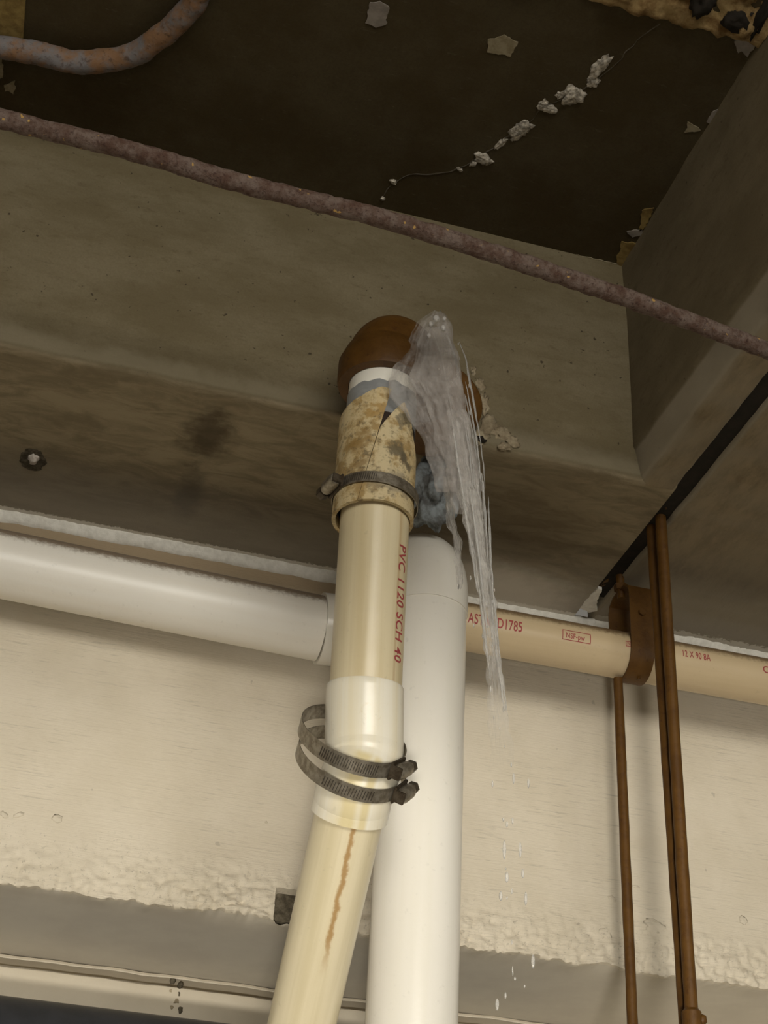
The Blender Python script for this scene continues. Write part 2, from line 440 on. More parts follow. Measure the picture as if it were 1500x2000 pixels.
def d_beam(p):
    e = Vector((0, 0, 0))
    if p.z < 3.3 and -.7 < p.x < .9:
        k = 1.0 if abs(p.y-YB) < .012 and p.z < 2.93 else .35
        e = Vector((0, fbm(p, 26, 2)*.0022*k, fbm(p, 26, 5)*.0016*k))
        if p.y > 2.0: e *= .2
    return e
zs = [3.33, 3.2, 3.05, 2.97, 2.94, 2.922, 2.912]
prof = [(YB, z) for z in zs]+[(YB+.001, 2.906), (YB+.003, 2.902), (YB+.008, 2.900), (YB+.02, SOF), (YB+.06, SOF), (YB+.12, SOF), (YB+.2, SOF), (YB+.3, SOF), (YB+.38, SOF), (YW, SOF), (YW, 3.33)]
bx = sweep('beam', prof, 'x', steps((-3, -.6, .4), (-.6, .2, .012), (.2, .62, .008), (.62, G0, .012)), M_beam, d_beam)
tag(bx, 'tan concrete beam face with dark stained underside', kind='structure')
def d_cross(p):
    return Vector((fbm(p, 20, 8)*.0016, 0, fbm(p, 22, 9)*.0014)) if p.z < 3.3 and .9 < p.y else Vector((0, 0, 0))
prof = [(XC-.008, 3.45), (XC-.004, 3.3), (XC, 3.2), (XC, 3.05), (XC, 2.97), (XC, 2.955), (XC+.003, 2.948), (XC+.010, 2.906), (XC+.016, 2.901), (XC+.024, SOF), (G0-.004, SOF), (G0, SOF+.004), (G0, 3.0), (G0, 3.45)]
xb = sweep('crossbeam', prof, 'y', steps((-4, .9, .5), (.9, YB+.012, .012)), M_cross, d_cross)
tag(xb, 'concrete crossbeam with chamfered edge left of the black joint', kind='structure')
prof = [(G1, 3.45), (G1, 3.0), (G1, SOF+.006), (G1+.006, SOF), (G1+.05, SOF), (G1+.15, SOF), (1.6, SOF), (1.6, 3.45)]
xb2 = sweep('crossbeam', prof, 'y', steps((-4, .9, .5), (.9, 2.112, .012)), M_cross, d_cross)
tag(xb2, 'concrete crossbeam right of the black expansion joint', kind='structure')
box('joint_shade_block', (G0-.001, -4, 2.909), (G1+.001, 2.04, 3.3), M_hole).parent = xb2  # black block added so the deep open joint reads dark
jf = patch('joint_end_fill', [atz(x, y, SOF) for x, y in ((1133, 1186), (1150, 1166), (1168, 1146), (1176, 1150), (1166, 1172), (1166, 1192), (1150, 1194))], M_bead, None, (0, 0, -1), .002, .003, 3); jf.parent = bx
sl2 = box('ceiling', (1.6, -4, SLAB), (3.2, 3, SLAB+.15), M_slab); tag(sl2, 'ceiling slab right of the crossbeams', kind='structure')

# painted beam / wall behind, with a broken lower edge
def build_wall():
    xs = steps((-3, -.3, .25), (-.3, 1.35, .003), (1.35, 3.2, .25)); zz = steps((2.315, 2.42, .003), (2.42, 2.91, .03))
    V, F = [], []; m = len(zz)
    hc = Vector((.425, YW, 2.338))
    for x in xs:
        for j, z in enumerate(zz):
            p = Vector((x, YW, z)); y = YW; z2 = z
            k = max(0, min(1, (2.40+.02*nz(p, 8)-z)/.06)) * (.8+.35*max(-1, min(1, 2*nz((x, 0, 0), 5, 3))))
            if -.3 < x < 1.36:
                y += -.001*k+.0045*k*fbm(p, 62, 1)*1.5+.0045*k*nz(p, 150, 2)
                if j < 9: z2 += (.007*fbm((x, 0, z), 16, 4)+.003*nz((x, 0, 0), 110, 4))*(1-j/9)
                dx = max(abs(x-hc.x)-.016, 0); dz = max(abs(z-hc.z)-.018, 0)
                h = max(0, 1-math.hypot(dx, dz)/.007)
                y += .035*h
            V.append((x, y, z2))
    n = len(xs)
    for i in range(n-1):
        for j in range(m-1): F.append([i*m+j, (i+1)*m+j, (i+1)*m+j+1, i*m+j+1])
    o = len(V)                                   # underside and back
    for i, x in enumerate(xs):
        z = V[i*m][2]; V += [(x, YW+.006, z-.001+.002*nz((x, 1, 0), 40)), (x, YW+.03, 2.316), (x, YW+.06, 2.315), (x, 2.44, 2.3085), (x, 2.44, 2.91)]
    for i in range(n-1):
        a, b = o+i*5, o+(i+1)*5
        F.append([i*m, a, b, (i+1)*m])
        for k in range(4): F.append([a+k, a+k+1, b+k+1, b+k])
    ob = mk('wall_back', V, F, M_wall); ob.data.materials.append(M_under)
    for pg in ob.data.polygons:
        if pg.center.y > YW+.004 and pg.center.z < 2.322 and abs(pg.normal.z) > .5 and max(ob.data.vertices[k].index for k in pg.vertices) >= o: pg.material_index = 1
    fixn(ob); smooth_angle(ob, 60); return ob
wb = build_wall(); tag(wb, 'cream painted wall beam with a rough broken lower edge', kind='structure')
def bead():
    V, F = [], []; xs = steps((-3, -.5, .1), (-.5, 1.4, .004), (1.4, 3.2, .1))
    for x in xs:
        w_ = .011+.003*nz((x, 0, 0), 9, 2)+.003*nz((x, 0, 0), 120, 5)+(.010*max(0, nz((x, 3, 0), 45, 7))+.004*nz((x, 0, 1), 150) if x > .9 else 0)
        h_ = .017+.003*nz((x, 0, 0), 30, 3)+(.008*max(0, nz((x, 4, 0), 60, 9)) if x > .9 else 0)
        V += [(x, YW-w_, SOF+.002), (x, YW-w_*.9, SOF-.002), (x, YW-w_*.55, SOF-h_*.6), (x, YW-.001, SOF-h_), (x, YW+.004, SOF-h_), (x, YW+.004, SOF+.002)]
    for i in range(len(xs)-1):
        for k in range(6): F.append([i*6+k, i*6+(k+1) % 6, (i+1)*6+(k+1) % 6, (i+1)*6+k])
    o = mk('paint_bead', V, F, M_bead); fixn(o); o.parent = wb; o['label'] = 'bright white paint bead along the wall top'
bead()
for k, (px, py, a, b, r_) in enumerate(((112, 1600, 11, 9, .3), (36, 1592, 12, 5, -.4), (8, 1592, 9, 6, .5), (1195, 1755, 9, 6, .5), (1242, 1732, 7, 3, 0), (520, 1606, 3, 3, 0), (1278, 1808, 22, 14, .1), (1180, 1822, 14, 10, .4), (1290, 1862, 8, 8, 0), (1452, 1798, 10, 9, .6))):
    p = at(px, py, YW); lump('paint_blister', (p.x, YW+.0004, p.z), (a/1330, .0022, b/1330), M_wall, None, k+70, .5, 1.8, 3, r_, 'Y').parent = wb
box('rubble_pocket', (.396, YW+.014, 2.318), (.455, YW+.06, 2.366), M_void, None, .006).parent = wb
def d_low(p): return Vector((0, fbm(p, 16, 3)*.0012, fbm(p, 14, 6)*.0018)) if -.6 < p.x < 1.5 and p.y < 2.44 else Vector((0, 0, 0))
prof = [(2.6, 2.3075), (2.425, 2.3075), (2.412, 2.307), (2.410, 2.3035), (2.411, 2.302), (2.45, 2.301), (2.45, 2.290), (2.412, 2.2885), (2.4105, 2.286), (2.412, 2.24), (2.412, 2.15), (2.412, 0), (2.6, 0)]
wl = sweep('wall_lower', prof, 'x', steps((-3, -.5, .3), (-.5, 1.4, .01), (1.4, 3.2, .3)), M_wall2, d_low)
tag(wl, 'cream wall below the ledge with a grooved top', kind='structure')
sm = []                                            # broken vertical seam in the lower wall
for k, (px, py, s) in enumerate(((338, 1915, .006), (334, 1935, .005), (352, 1925, .006), (344, 1955, .007), (352, 1972, .006), (336, 1968, .004), (350, 1942, .005))):
    p = at(px, py, 2.412); o = lump('seam_chip', (p.x, 2.413, p.z), (s*.8, .003, s), M_void if k % 2 == 0 else M_mortar, None, k, .5, 2.2, 2); o.parent = wl

# ceiling marks (each keeps its own edges and relief)
DN = Vector((0, 0, -1))
def cpatch(name, px, mat, seed, parent=slab, Z=SLAB, thick=.0015, jag=.003): return patch(name, [atz(x, y, Z) for x, y in px], mat, parent, DN, thick, jag, seed)
cpatch('paint_flake', [(722, 5), (742, 2), (762, 12), (752, 48), (735, 52), (715, 44)], M_flakeg, 1)
cpatch('paint_flake', [(953, 78), (985, 68), (1012, 82), (997, 108), (952, 102)], M_flake, 2)
cpatch('paint_flake', [(8, 165), (28, 158), (31, 170), (27, 182), (18, 176), (10, 178)], M_flake, 3)
cpatch('paint_flake', [(-12, 110), (4, 112), (6, 150), (-4, 158), (-12, 150)], M_flake, 13)
cpatch('paint_flake', [(1343, 238), (1352, 240), (1368, 254), (1338, 258)], M_flake, 4)
cpatch('paint_flake', [(1388, 220), (1412, 208), (1416, 220), (1396, 240), (1380, 238)], M_flakeg, 5)
cpatch('yellowed_strip', [(1254, 410), (1276, 405), (1262, 440), (1248, 452)], M_yellow, 6)
cpatch('yellowed_strip', [(1215, 470), (1254, 476), (1243, 516), (1222, 524), (1203, 512)], M_yellow, 7)
cpatch('grey_smear', [(1222, 452), (1252, 446), (1256, 458), (1236, 462)], M_flakeg, 8)
cpatch('edge_lime', [(880, 448), (930, 456), (1010, 474), (1120, 496), (1205, 514), (1215, 522), (1190, 518), (1060, 494), (960, 474)], M_flake, 9, jag=.002)
crack = [(1290, 45), (1262, 66), (1235, 90), (1210, 116), (1185, 140), (1150, 166), (1115, 188), (1065, 208), (1030, 240), (1000, 262), (960, 290), (930, 312), (880, 334), (838, 340), (800, 342), (776, 352), (758, 368), (748, 388)]
def ribbon(name, pts, wid, mat, parent, Z, seed):
    P = spline([atz(x, y, Z) for x, y in pts], 10); V, F = [], []
    for i, p in enumerate(P):
        d = (P[min(i+1, len(P)-1)]-P[max(i-1, 0)]).normalized(); s = Vector((-d.y, d.x, 0))
        wv = wid*max(.15, .6+1.4*nz(p, 60, seed)); p = p+s*.004*nz(p, 55, seed+3)
        V += [p+s*wv+Vector((0, 0, .002)), p+Vector((0, 0, -.0012-.001*abs(nz(p, 90)))), p-s*wv+Vector((0, 0, .002))]
    for i in range(len(P)-1):
        for k in (0, 1): F.append([i*3+k, i*3+k+1, (i+1)*3+k+1, (i+1)*3+k])
    o = mk(name, V, F, mat); fixn(o); o.parent = parent; return o
ribbon('limed_crack', crack, .0022, M_crack, slab, SLAB, 4)
for k, (px, py, a, b, rot) in enumerate(((1172, 130, 14, 20, .2), (1158, 160, 14, 8, .6), (1118, 187, 24, 16, .3), (1094, 186, 8, 6, .3), (1072, 212, 20, 7, .1), (1060, 204, 9, 9, 0), (1016, 254, 18, 17, .4), (1008, 266, 9, 9, .4), (978, 280, 7, 12, .3), (945, 310, 22, 9, .4), (925, 318, 8, 6, .3), (898, 330, 7, 3, .4), (768, 354, 8, 4, .4), (748, 388, 5, 4, 0))):
    p = atz(px, py, SLAB); s = 1/1480
    lump('lime_crust', (p.x, p.y, SLAB), (a*s, b*s*1.6, .002+.0001*a), M_crust, None, k, .55, 1.5, 4, rot).parent = slab
# broken pale concrete along the ceiling at the top right
def spall():
    V, F = [], []; xs = steps((-1.4, .3, .02), (.3, .795, .006)); ys = steps((.70, 1.0, .02), (1.0, 1.222, .006)); m = len(ys)
    for x in xs:
        for y in ys:
            p = Vector((x, y, 0)); yy = y+.006*fbm(p, 40, 2)*(1 if y > 1.2 else 0)
            V.append((x, yy, SLAB-.006+.012*fbm(p, 18, 3)+.006*nz(p, 70, 4)))
    for i in range(len(xs)-1):
        for j in range(m-1): F.append([i*m+j, i*m+j+1, (i+1)*m+j+1, (i+1)*m+j])
    o0 = len(V)
    for i, x in enumerate(xs): V.append((V[i*m+m-1][0], V[i*m+m-1][1]+.004, SLAB+.004))
    for i in range(len(xs)-1): F.append([i*m+m-1, o0+i, o0+i+1, (i+1)*m+m-1])
    o = mk('spalled_concrete', V, F, M_spall); fixn(o); o.parent = slab
spall()
for k, (px, py, a, b) in enumerate(((1440, 42, 30, 17), (1375, 8, 22, 20), (1490, 30, 10, 40))):
    p = atz(px, py, SLAB-.008); lump('dark_hole', (p.x, p.y, SLAB-.006), (a/1500, b/1500*1.5, .012), M_hole, None, k+40, .6, 2, 3).parent = slab
cpatch('paint_flake', [(1432, 78), (1462, 62), (1478, 78), (1460, 108), (1450, 96), (1440, 102)], M_flakeg, 11, thick=.004)

# plug and mortar on the beam
p = atz(66, 896, SOF); lump('anchor_plug', (p.x, p.y, SOF+.001), (.008, .012, .007), M_putty, None, 3, .5, 2.2, 3).parent = bx
p = atz(64, 898, SOF); patch('plug_stain', [Vector((p.x+.02*math.cos(a), p.y+.03*math.sin(a), SOF)) for a in [i*.6 for i in range(10)]], M_void, bx, DN, .0006, .004, 5)
for k, (px, py, sx, sz) in enumerate(((938, 752, 10, 16), (946, 790, 12, 24), (955, 830, 18, 22), (975, 845, 24, 16), (1000, 862, 16, 12), (940, 852, 14, 14), (925, 725, 7, 10), (985, 872, 14, 8))):
    p = at(px, py, YB); lump('mortar_dab', (p.x, YB+.001, p.z), (sx/1500, .0045, sz/1250), M_mortar, None, k+11, .7, 2.0, 3).parent = bx
for k, (px, py, s) in enumerate(((936, 858, .006), (942, 864, .005))):
    p = at(px, py, YB); lump('mortar_void', (p.x, YB-.004, p.z), (s, .004, s*.5), M_hole, None, k+30, .5, 2, 2).parent = bx

# ------------------------------------------------------------------ rusty rods
def bumpy(seed, a, s=60): return lambda p: a*fbm(p, s, seed)
P = [at(-60, 217, 1.238), *[atz(x, y, 2.86) for x, y in ((0, 232), (250, 293), (480, 360), (750, 428), (1000, 507), (1250, 592), (1500, 685))], Vector((.95, 1.352, 2.86)), Vector((1.25, 1.40, 2.86))]
P = [Vector((-.9, 1.21, 2.86)), Vector((-.4, 1.235, 2.86))]+P[1:]
rod = tube('rusty_rod', spline(P, 40), .0112, M_rust, None, 20, True, bumpy(3, .0016, 70))
tag(rod, 'long straight rusted steel rod crossing the picture below the dark ceiling', 'rod')
P = [(-.6, 1.56, 3.29), (-.4, 1.553, 3.29), atz(0, 92, 3.29), atz(70, 103, 3.29), atz(150, 121, 3.29), atz(250, 110, 3.29), atz(318, 68, 3.29), atz(368, 20, 3.29), atz(392, -20, 3.29), atz(412, -80, 3.29), atz(440, -240, 3.29), (.13, .3, 3.29), (.15, -1.5, 3.29)]
cr = tube('curved_conduit', spline(P, 14), .0165, M_rust2, None, 24, True, bumpy(9, .0018, 50))
tag(cr, 'curved rusty conduit bent under the ceiling at the top left', 'conduit')
ms = patch('mounting_strip', [atz(-30, -40, SLAB), atz(50, -40, SLAB), atz(50, 10, SLAB), atz(45, 78, SLAB), atz(-30, 70, SLAB)], M_yellow, None, DN, .006, .001, 21)
tag(ms, 'yellow stained strip on the ceiling behind the curved rusty conduit', 'strip')

# ------------------------------------------------------------------ text on pipes
def print_on(parent, text, mat, size, wrap, name='red_print', sx=1.0):
    """flat lettering wrapped on a pipe: wrap(u, v) -> point just above its surface"""
    cu = bpy.data.curves.new('t', 'FONT'); cu.body = text; cu.size = size; cu.space_character = 1.08; cu.offset = size*.012
    ob = bpy.data.objects.new('t', cu); COL.objects.link(ob)
    dg = bpy.context.evaluated_depsgraph_get(); me = bpy.data.meshes.new_from_object(ob.evaluated_get(dg))
    bpy.data.objects.remove(ob)
    bm = bmesh.new(); bm.from_mesh(me); bmesh.ops.triangulate(bm, faces=bm.faces[:])
    bmesh.ops.subdivide_edges(bm, edges=[e for e in bm.edges if e.calc_length() > size*.25], cuts=1)
    for v in bm.verts: v.co = wrap(v.co.x*sx, v.co.y)
    bm.to_mesh(me); bm.free(); me.name = name; me.materials.clear(); me.materials.append(mat)
    o = bpy.data.objects.new(name, me); COL.objects.link(o); keep(o, parent); return o

# ------------------------------------------------------------------ level pipes
LP = Vector((0, 2.02, 2.752)); LR = .0505
hp = tube('white_drain_pipe', line((-1.6, LP.y, LP.z+.042), (.418, LP.y, LP.z-.008), 12), LR, pvc('white_pvc_dusty', (.88, .85, .77), (.86, .82, .73), .36, .5, None, 1.5, dirt_top), None, 64)
tag(hp, 'thick white plastic pipe running level along the wall on the left', 'pipe')
te = empty('tee_fitting', (.50, 2.01, 2.752), 'white tee fitting between the level pipes behind the standing pipes', 'fitting')
tube('hub', line((.416, LP.y, LP.z-.008), (.452, LP.y, LP.z-.006), 2), .0555, M_white, te, 64)
tube('body', [(.452, LP.y, LP.z), (.47, LP.y-.01, LP.z), (.54, 1.985, 2.757), (.575, 1.975, 2.76)], [.053, .052, .05, .043], M_white, te, 64)
RP = Vector((0, 1.97, 2.764)); RR = .0375
tp = tube('tan_drain_pipe', line((.565, RP.y, RP.z), (2.6, RP.y, RP.z), 8), RR, M_tan, None, 64)
tag(tp, 'tan plastic pipe with red print running level along the wall on the right', 'pipe')
# lettering: a = angle above the facing line, measured from -y towards +z
def wrapx(x0, ang0, slope=0.0):
    def f(u, v):
        a = ang0+v/RR
        return Vector((x0+u, RP.y-(RR+.0004)*math.cos(a), RP.z+(RR+.0004)*math.sin(a)))
    return f
def tanx(px, py):                                  # where the pixel's ray meets the tan pipe
    d = ray(px, py); o = CAM-RP; A = d.y**2+d.z**2; B = 2*(o.y*d.y+o.z*d.z); Cc = o.y**2+o.z**2-RR**2
    s = (-B-math.sqrt(max(0, B*B-4*A*Cc)))/(2*A); q = CAM+d*s
    return q.x, math.atan2(q.z-RP.z, -(q.y-RP.y))
x0, a0 = tanx(884, 1210); print_on(tp, 'ASTM  D1785', M_red, .0235, wrapx(x0+.024, a0), sx=.60)
x0, a0 = tanx(1105, 1245); print_on(tp, 'NSF-pw', M_red, .0125, wrapx(x0, a0), sx=.72)
x0, a0 = tanx(1332, 1281); print_on(tp, '12 X 90 8A', M_red, .0165, wrapx(x0, a0), sx=.58)
x0, a0 = tanx(1490, 1313); print_on(tp, 'C', M_red, .017, wrapx(x0, a0))
def frame_print(xa, xb, a1, a2, wd=.0012):
    V, F = [], []
    def quad(u0, u1, b0, b1):
        k = len(V); nn = 4
        for i in range(nn+1):
            for u in (u0, u1):
                a = b0+(b1-b0)*i/nn; V.append((u, RP.y-(RR+.0004)*math.cos(a), RP.z+(RR+.0004)*math.sin(a)))
        for i in range(nn): F.append([k+2*i, k+2*i+1, k+2*i+3, k+2*i+2])
    da = wd/RR
    quad(xa, xb, a1, a1+da); quad(xa, xb, a2-da, a2); quad(xa, xa+wd, a1, a2); quad(xb-wd, xb, a1, a2)
    keep(mk('red_frame', V, F, M_red), tp)
xa, aa = tanx(1098, 1247); xb_, ab = tanx(1153, 1235); frame_print(xa, xb_, aa-.03, aa+.42)
xa, aa = tanx(1222, 1262); frame_print(xa, xa+.03, aa, aa+.25)
x0, a0 = tanx(1225, 1260); print_on(tp, 'NSF', M_red, .009, wrapx(x0, a0), sx=.8)

# ------------------------------------------------------------------ standing white pipe
VX, VY, VR = .522, 1.80, .0575
vp = empty('white_standpipe', (VX, VY, 1.2), 'bright white vertical plastic pipe with a rounded elbow top, right of the clamped pipe', 'pipe')
tube('pipe', line((VX, VY, 1.2), (VX, VY, 2.69), 12), VR-.0015, M_white, vp, 72)
Rb = .075; zc = 2.772-Rb
P = [(VX, VY, 2.672), (VX, VY, 2.684)]+[(VX, VY+Rb-Rb*math.cos(a), zc+Rb*math.sin(a)) for a in [PI/2*i/14 for i in range(15)]]+[(VX, 1.93, 2.772), (VX, 1.972, 2.772)]
tube('elbow', P, VR, M_white, vp, 72)

# ------------------------------------------------------------------ front assembly
FX, FY = .378, 1.55
# cast iron elbow out of the beam
ce = empty('iron_elbow', (.48, YB, 2.945), 'orange brown painted iron elbow coming out of the concrete beam', 'elbow')
P0 = Vector((.482, YB+.03, 2.945)); dirh = Vector((FX-.482, FY-YB, 0)).normalized()
Rb = .070; E = Vector((FX, FY, 2.945)); s = E-dirh*Rb
pts = [P0, P0.lerp(s, .5)]+[s+dirh*Rb*math.sin(a)+Vector((0, 0, -Rb*(1-math.cos(a)))) for a in [PI/2*i/12 for i in range(13)]]
tube('bend', pts+[Vector((FX, FY, 2.862))], .0525, M_iron, ce, 48)
tube('hub', [(FX, FY, 2.905), (FX, FY, 2.895), (FX, FY, 2.886), (FX, FY, 2.856), (FX, FY, 2.850)], [.053, .057, .0605, .0605, .0585], M_iron, ce, 56, False, None, .013)
tube('collar', [P0+Vector((.001, -.01, 0)), P0+Vector((.001, -.03, 0)), P0+Vector((0, -.055, 0)), P0+Vector((0, -.060, 0))], [.070, .072, .072, .068], M_iron, ce, 56)
# white stub with grey tape
st = tube('pipe_stub', line((FX, FY, 2.78), (FX, FY, 2.90), 6), .0445, M_stub, None, 56)
tag(st, 'short clean white pipe end entering the orange iron elbow', 'pipe')
# upper pipe (leans slightly away from the camera on its way down)
UT = Vector((FX, FY, 2.745)); U1 = at(711, 1400, 1.597); udir = (U1-Vector((FX, FY, 2.66))).normalized()
UT = Vector((FX, FY, 2.66))-udir*.012
up_ = tube('cream_pipe', line(UT, U1, 12), .0432, M_cream, None, 64)
tag(up_, 'upright aged cream pipe with red lettering between the two sleeves', 'pipe')
uf = (Vector((0, -1, 0))-udir*udir.dot(Vector((0, -1, 0)))).normalized(); ur = udir.cross(uf); ur = ur if ur.x > 0 else -ur
def wrapz(x_ang, l0, r):
    def f(u, v):                                  # reads downwards, letter tops to the right
        a = x_ang+v/r
        return UT+udir*(l0+u)+(ur*math.sin(a)+uf*math.cos(a))*(r+.0004)
    return f
print_on(up_, 'PVC 1120 SCH 40', M_red, .0205, wrapz(R(38)-.08, .068, .0432), sx=.90)

# sleeves: shells with ragged ends
def shell(name, a0, a1, ztop, zbot, r, mat, parent, cx=FX, cy=FY, th=.0045, na=56, nzs=16, flare=None, twist=0.0):
    V, F, UV = [], [], []
    for side, rr in ((0, r), (1, r-th)):
        for i in range(na+1):
            a = a0+(a1-a0)*i/na; zt, zb = ztop(a), zbot(a)
            for j in range(nzs+1):
                z = zb+(zt-zb)*j/nzs; q = rr+(flare(a, z) if flare else 0)
                b = a+twist*(z-2.80)
                V.append((cx+q*math.sin(b), cy-q*math.cos(b), z))
    m = nzs+1; off = (na+1)*m
    for i in range(na):
        for j in range(nzs):
            F.append([i*m+j, (i+1)*m+j, (i+1)*m+j+1, i*m+j+1]); F.append([off+i*m+j, off+i*m+j+1, off+(i+1)*m+j+1, off+(i+1)*m+j])
        for j in (0, nzs):
            F.append([i*m+j, (i+1)*m+j, off+(i+1)*m+j, off+i*m+j])
    for i in (0, na):
        for j in range(nzs): F.append([i*m+j, i*m+j+1, off+i*m+j+1, off+i*m+j])
    for f in F: UV.append([(.5+math.atan2(V[k][0]-cx, -(V[k][1]-cy))/(2*PI), V[k][2]) for k in f])
    o = mk(name, V, F, mat, None, True, UV); fixn(o); smooth_angle(o, 40)
    if parent: keep(o, parent)
    return o
def pl(*kn):                                       # piecewise linear in the angle (degrees)
    xs = [R(a) for a, _ in kn]; ys = [z for _, z in kn]
    return lambda a: float(np.interp(a, xs, ys))+.0012*nz((a*3, 1, 2), 3)
# angles: 0 faces -y, positive to the right; the camera sees the pipe from about -13 degrees
us = empty('split_coupling', (FX, FY, 2.64), 'grimy tan split plastic sleeve held by one clamp below the leak', 'coupling')
left_top = pl((-190, 2.782), (-110, 2.785), (-80, 2.790), (-40, 2.802), (-15, 2.814), (0, 2.812))
right_top = pl((0, 2.745), (4, 2.756), (12, 2.776), (22, 2.796), (40, 2.778), (60, 2.752), (80, 2.735), (170, 2.725))
zb = lambda a: 2.640+.0008*nz((a*2, 0, 0), 3)
shell('left_shell', R(-184), R(0), left_top, zb, .0505, M_split, us, FX-.003, twist=4.0)
shell('right_shell', R(1.2), R(176), right_top, lambda a: 2.640, .0512, M_split, us, FX-.003, flare=lambda a, z: .003*max(0, (z-2.74)/.05)*max(0, math.cos(a-R(30))), twist=4.0)
shell('seam_shade_liner', R(-180), R(180), lambda a: 2.778, lambda a: 2.652, .0464, M_liner, us, FX-.0015, FY, .0015)  # dark liner added to stand for shade in the seam and gaps
shell('grey_tape', R(-180), R(180), lambda a: 2.830+.004*nz((a*2, 0, 0), 2)+.002*nz((a*9, 0, 0), 2), lambda a: 2.775, .0456, M_tape, st, FX, FY, .0012)['label'] = 'grey tape wrap'
# hose clamps
def clamp(C, n, ra, rb, up_w, label, housing_deg, hscrew=1, ang_off=0.0, slots=(0, 0), group=None, lift=.0):
    """band: ellipse with half axes ra (along ex) and rb (along ey) in the plane with normal n"""
    C = Vector(C); n = Vector(n).normalized(); ex = (Vector((1, 0, 0))-n*n.x).normalized(); ey = n.cross(ex)   # ey points away from the camera
    k = empty('hose_clamp', C, label, 'clamp', group)
    def pos(a, r=0): return C+ex*(ra+r)*math.sin(a)-ey*(rb+r)*math.cos(a)
    V, F = [], []; N = 72; w2 = up_w/2; th = .0009
    for i in range(N):
        a = 2*PI*i/N
        for r, h in ((0, -w2), (th, -w2), (th, w2), (0, w2)): V.append(pos(a, r)+n*h)
    for i in range(N):
        for q in range(4): F.append([i*4+q, i*4+(q+1) % 4, ((i+1) % N)*4+(q+1) % 4, ((i+1) % N)*4+q])
    o = mk('band', V, F, M_steel); fixn(o); smooth_angle(o, 40); keep(o, k)
    a0, a1, ns = slots; V, F = [], []
    for i in range(ns):
        a = R(a0+(a1-a0)*i/ns); da = .011; b = len(V)
        for aa, h in ((a, -w2*.62), (a+da, -w2*.62), (a+da+.02, w2*.62), (a+.02, w2*.62)): V += [pos(aa, th+.0007)+n*h, pos(aa, th-.0003)+n*h]
        F += [[b, b+2, b+4, b+6]]+[[b+2*q, b+(2*q+2) % 8, b+(2*q+3) % 8, b+2*q+1] for q in range(4)]
    if ns:
        o = mk('thread_slots', V, F, M_slot, None, False); fixn(o); keep(o, k); o['kind'] = 'stuff'
    # worm housing
    hs = 1.45
    a = R(housing_deg); c = pos(a, .0085); tx = (pos(a+.01)-pos(a-.01)).normalized(); out = tx.cross(n); 
    if out.dot(c-C) < 0: out = -out
    def hb(name, l0, l1, o0, o1, h, mat, bev=.0012):
        ob = box(name, (-.5, -.5, -.5), (.5, .5, .5), mat); me = ob.data
        for v in me.vertices:
            q = v.co; L_ = hs*(l0+(q.x+.5)*(l1-l0)); O_ = hs*(o0+(q.y+.5)*(o1-o0)); v.co = c+tx*L_+out*O_+n*q.z*h
        bm = bmesh.new(); bm.from_mesh(me); bmesh.ops.bevel(bm, geom=bm.edges[:], offset=bev, segments=2, affect='EDGES'); bm.to_mesh(me); bm.free(); fixn(ob); keep(ob, k); return ob
    hb('saddle', -.012, .012, -.0062, -.004, up_w+.003, M_steeldark, .0006)
    P = [c+tx*(-.010)*hs, c+tx*(-.006)*hs, c+tx*.008*hs, c+tx*.011*hs]
    tube('worm_housing', P, [.007, .009, .009, .0076], M_steel, k, 16)
    sd = hscrew
    sc = tube('screw_head', [c+tx*.011*sd*hs, c+tx*.0125*sd*hs, c+tx*.019*sd*hs, c+tx*.0205*sd*hs], [.0045, .0078, .0078, .006], M_steeldark, k, 6)
    so = hb('screw_slot', min(.0200*sd, .0208*sd), max(.0200*sd, .0208*sd), -.0042, .0042, .0012, M_slot, .0001); so.parent = sc; so.matrix_parent_inverse = Matrix()
    hb('worm_tail', min(-.0125*sd, -.0095*sd), max(-.0125*sd, -.0095*sd), -.0055, .004, up_w*.8, M_steeldark, .0008)
    return k
clamp((FX-.001, FY, 2.671), (.05, .0, 1), .0535, .0535, .0155, 'dark hose clamp around the split sleeve under the leak', -78, -1, 0, (-58, -12, 16), 'hose clamps')

# lower sleeve follows the bend into the leaning pipe
L0, L1 = at(682, 1592, 1.620), at(590, 1998, 1.79); ldir = (L1-L0).normalized()
S0 = at(713, 1345, 1.592)
P = [S0-udir*.002, S0]+line(S0+udir*.006, at(711, 1450, 1.604), 5)+spline([at(711, 1464, 1.605), at(708, 1500, 1.604), L0-ldir*.030, L0-ldir*.014, L0], 6)
ls = tube('sleeve_coupling', P, [.0452]+[.0465]*12+[.0448]*(len(P)-13), M_sleeve, None, 64, False, None, .0036)
tag(ls, 'off-white sleeve coupling bent at the joint with two loose clamps', 'coupling')
lp = tube('leaning_cream_pipe', line(L0-ldir*.034, L0+ldir*.75, 12), .0398, M_creamlow, None, 64)
tag(lp, 'lower cream pipe with a brown drip stain, slanting down below the sleeve', 'pipe')
bpy.context.view_layer.update()
def on_sleeve(px, py):                            # where the sleeve's face is, a little proud of it
    d = ray(px, py).normalized(); ok, q, nn, _ = ls.ray_cast(CAM, d); return q-d*.004
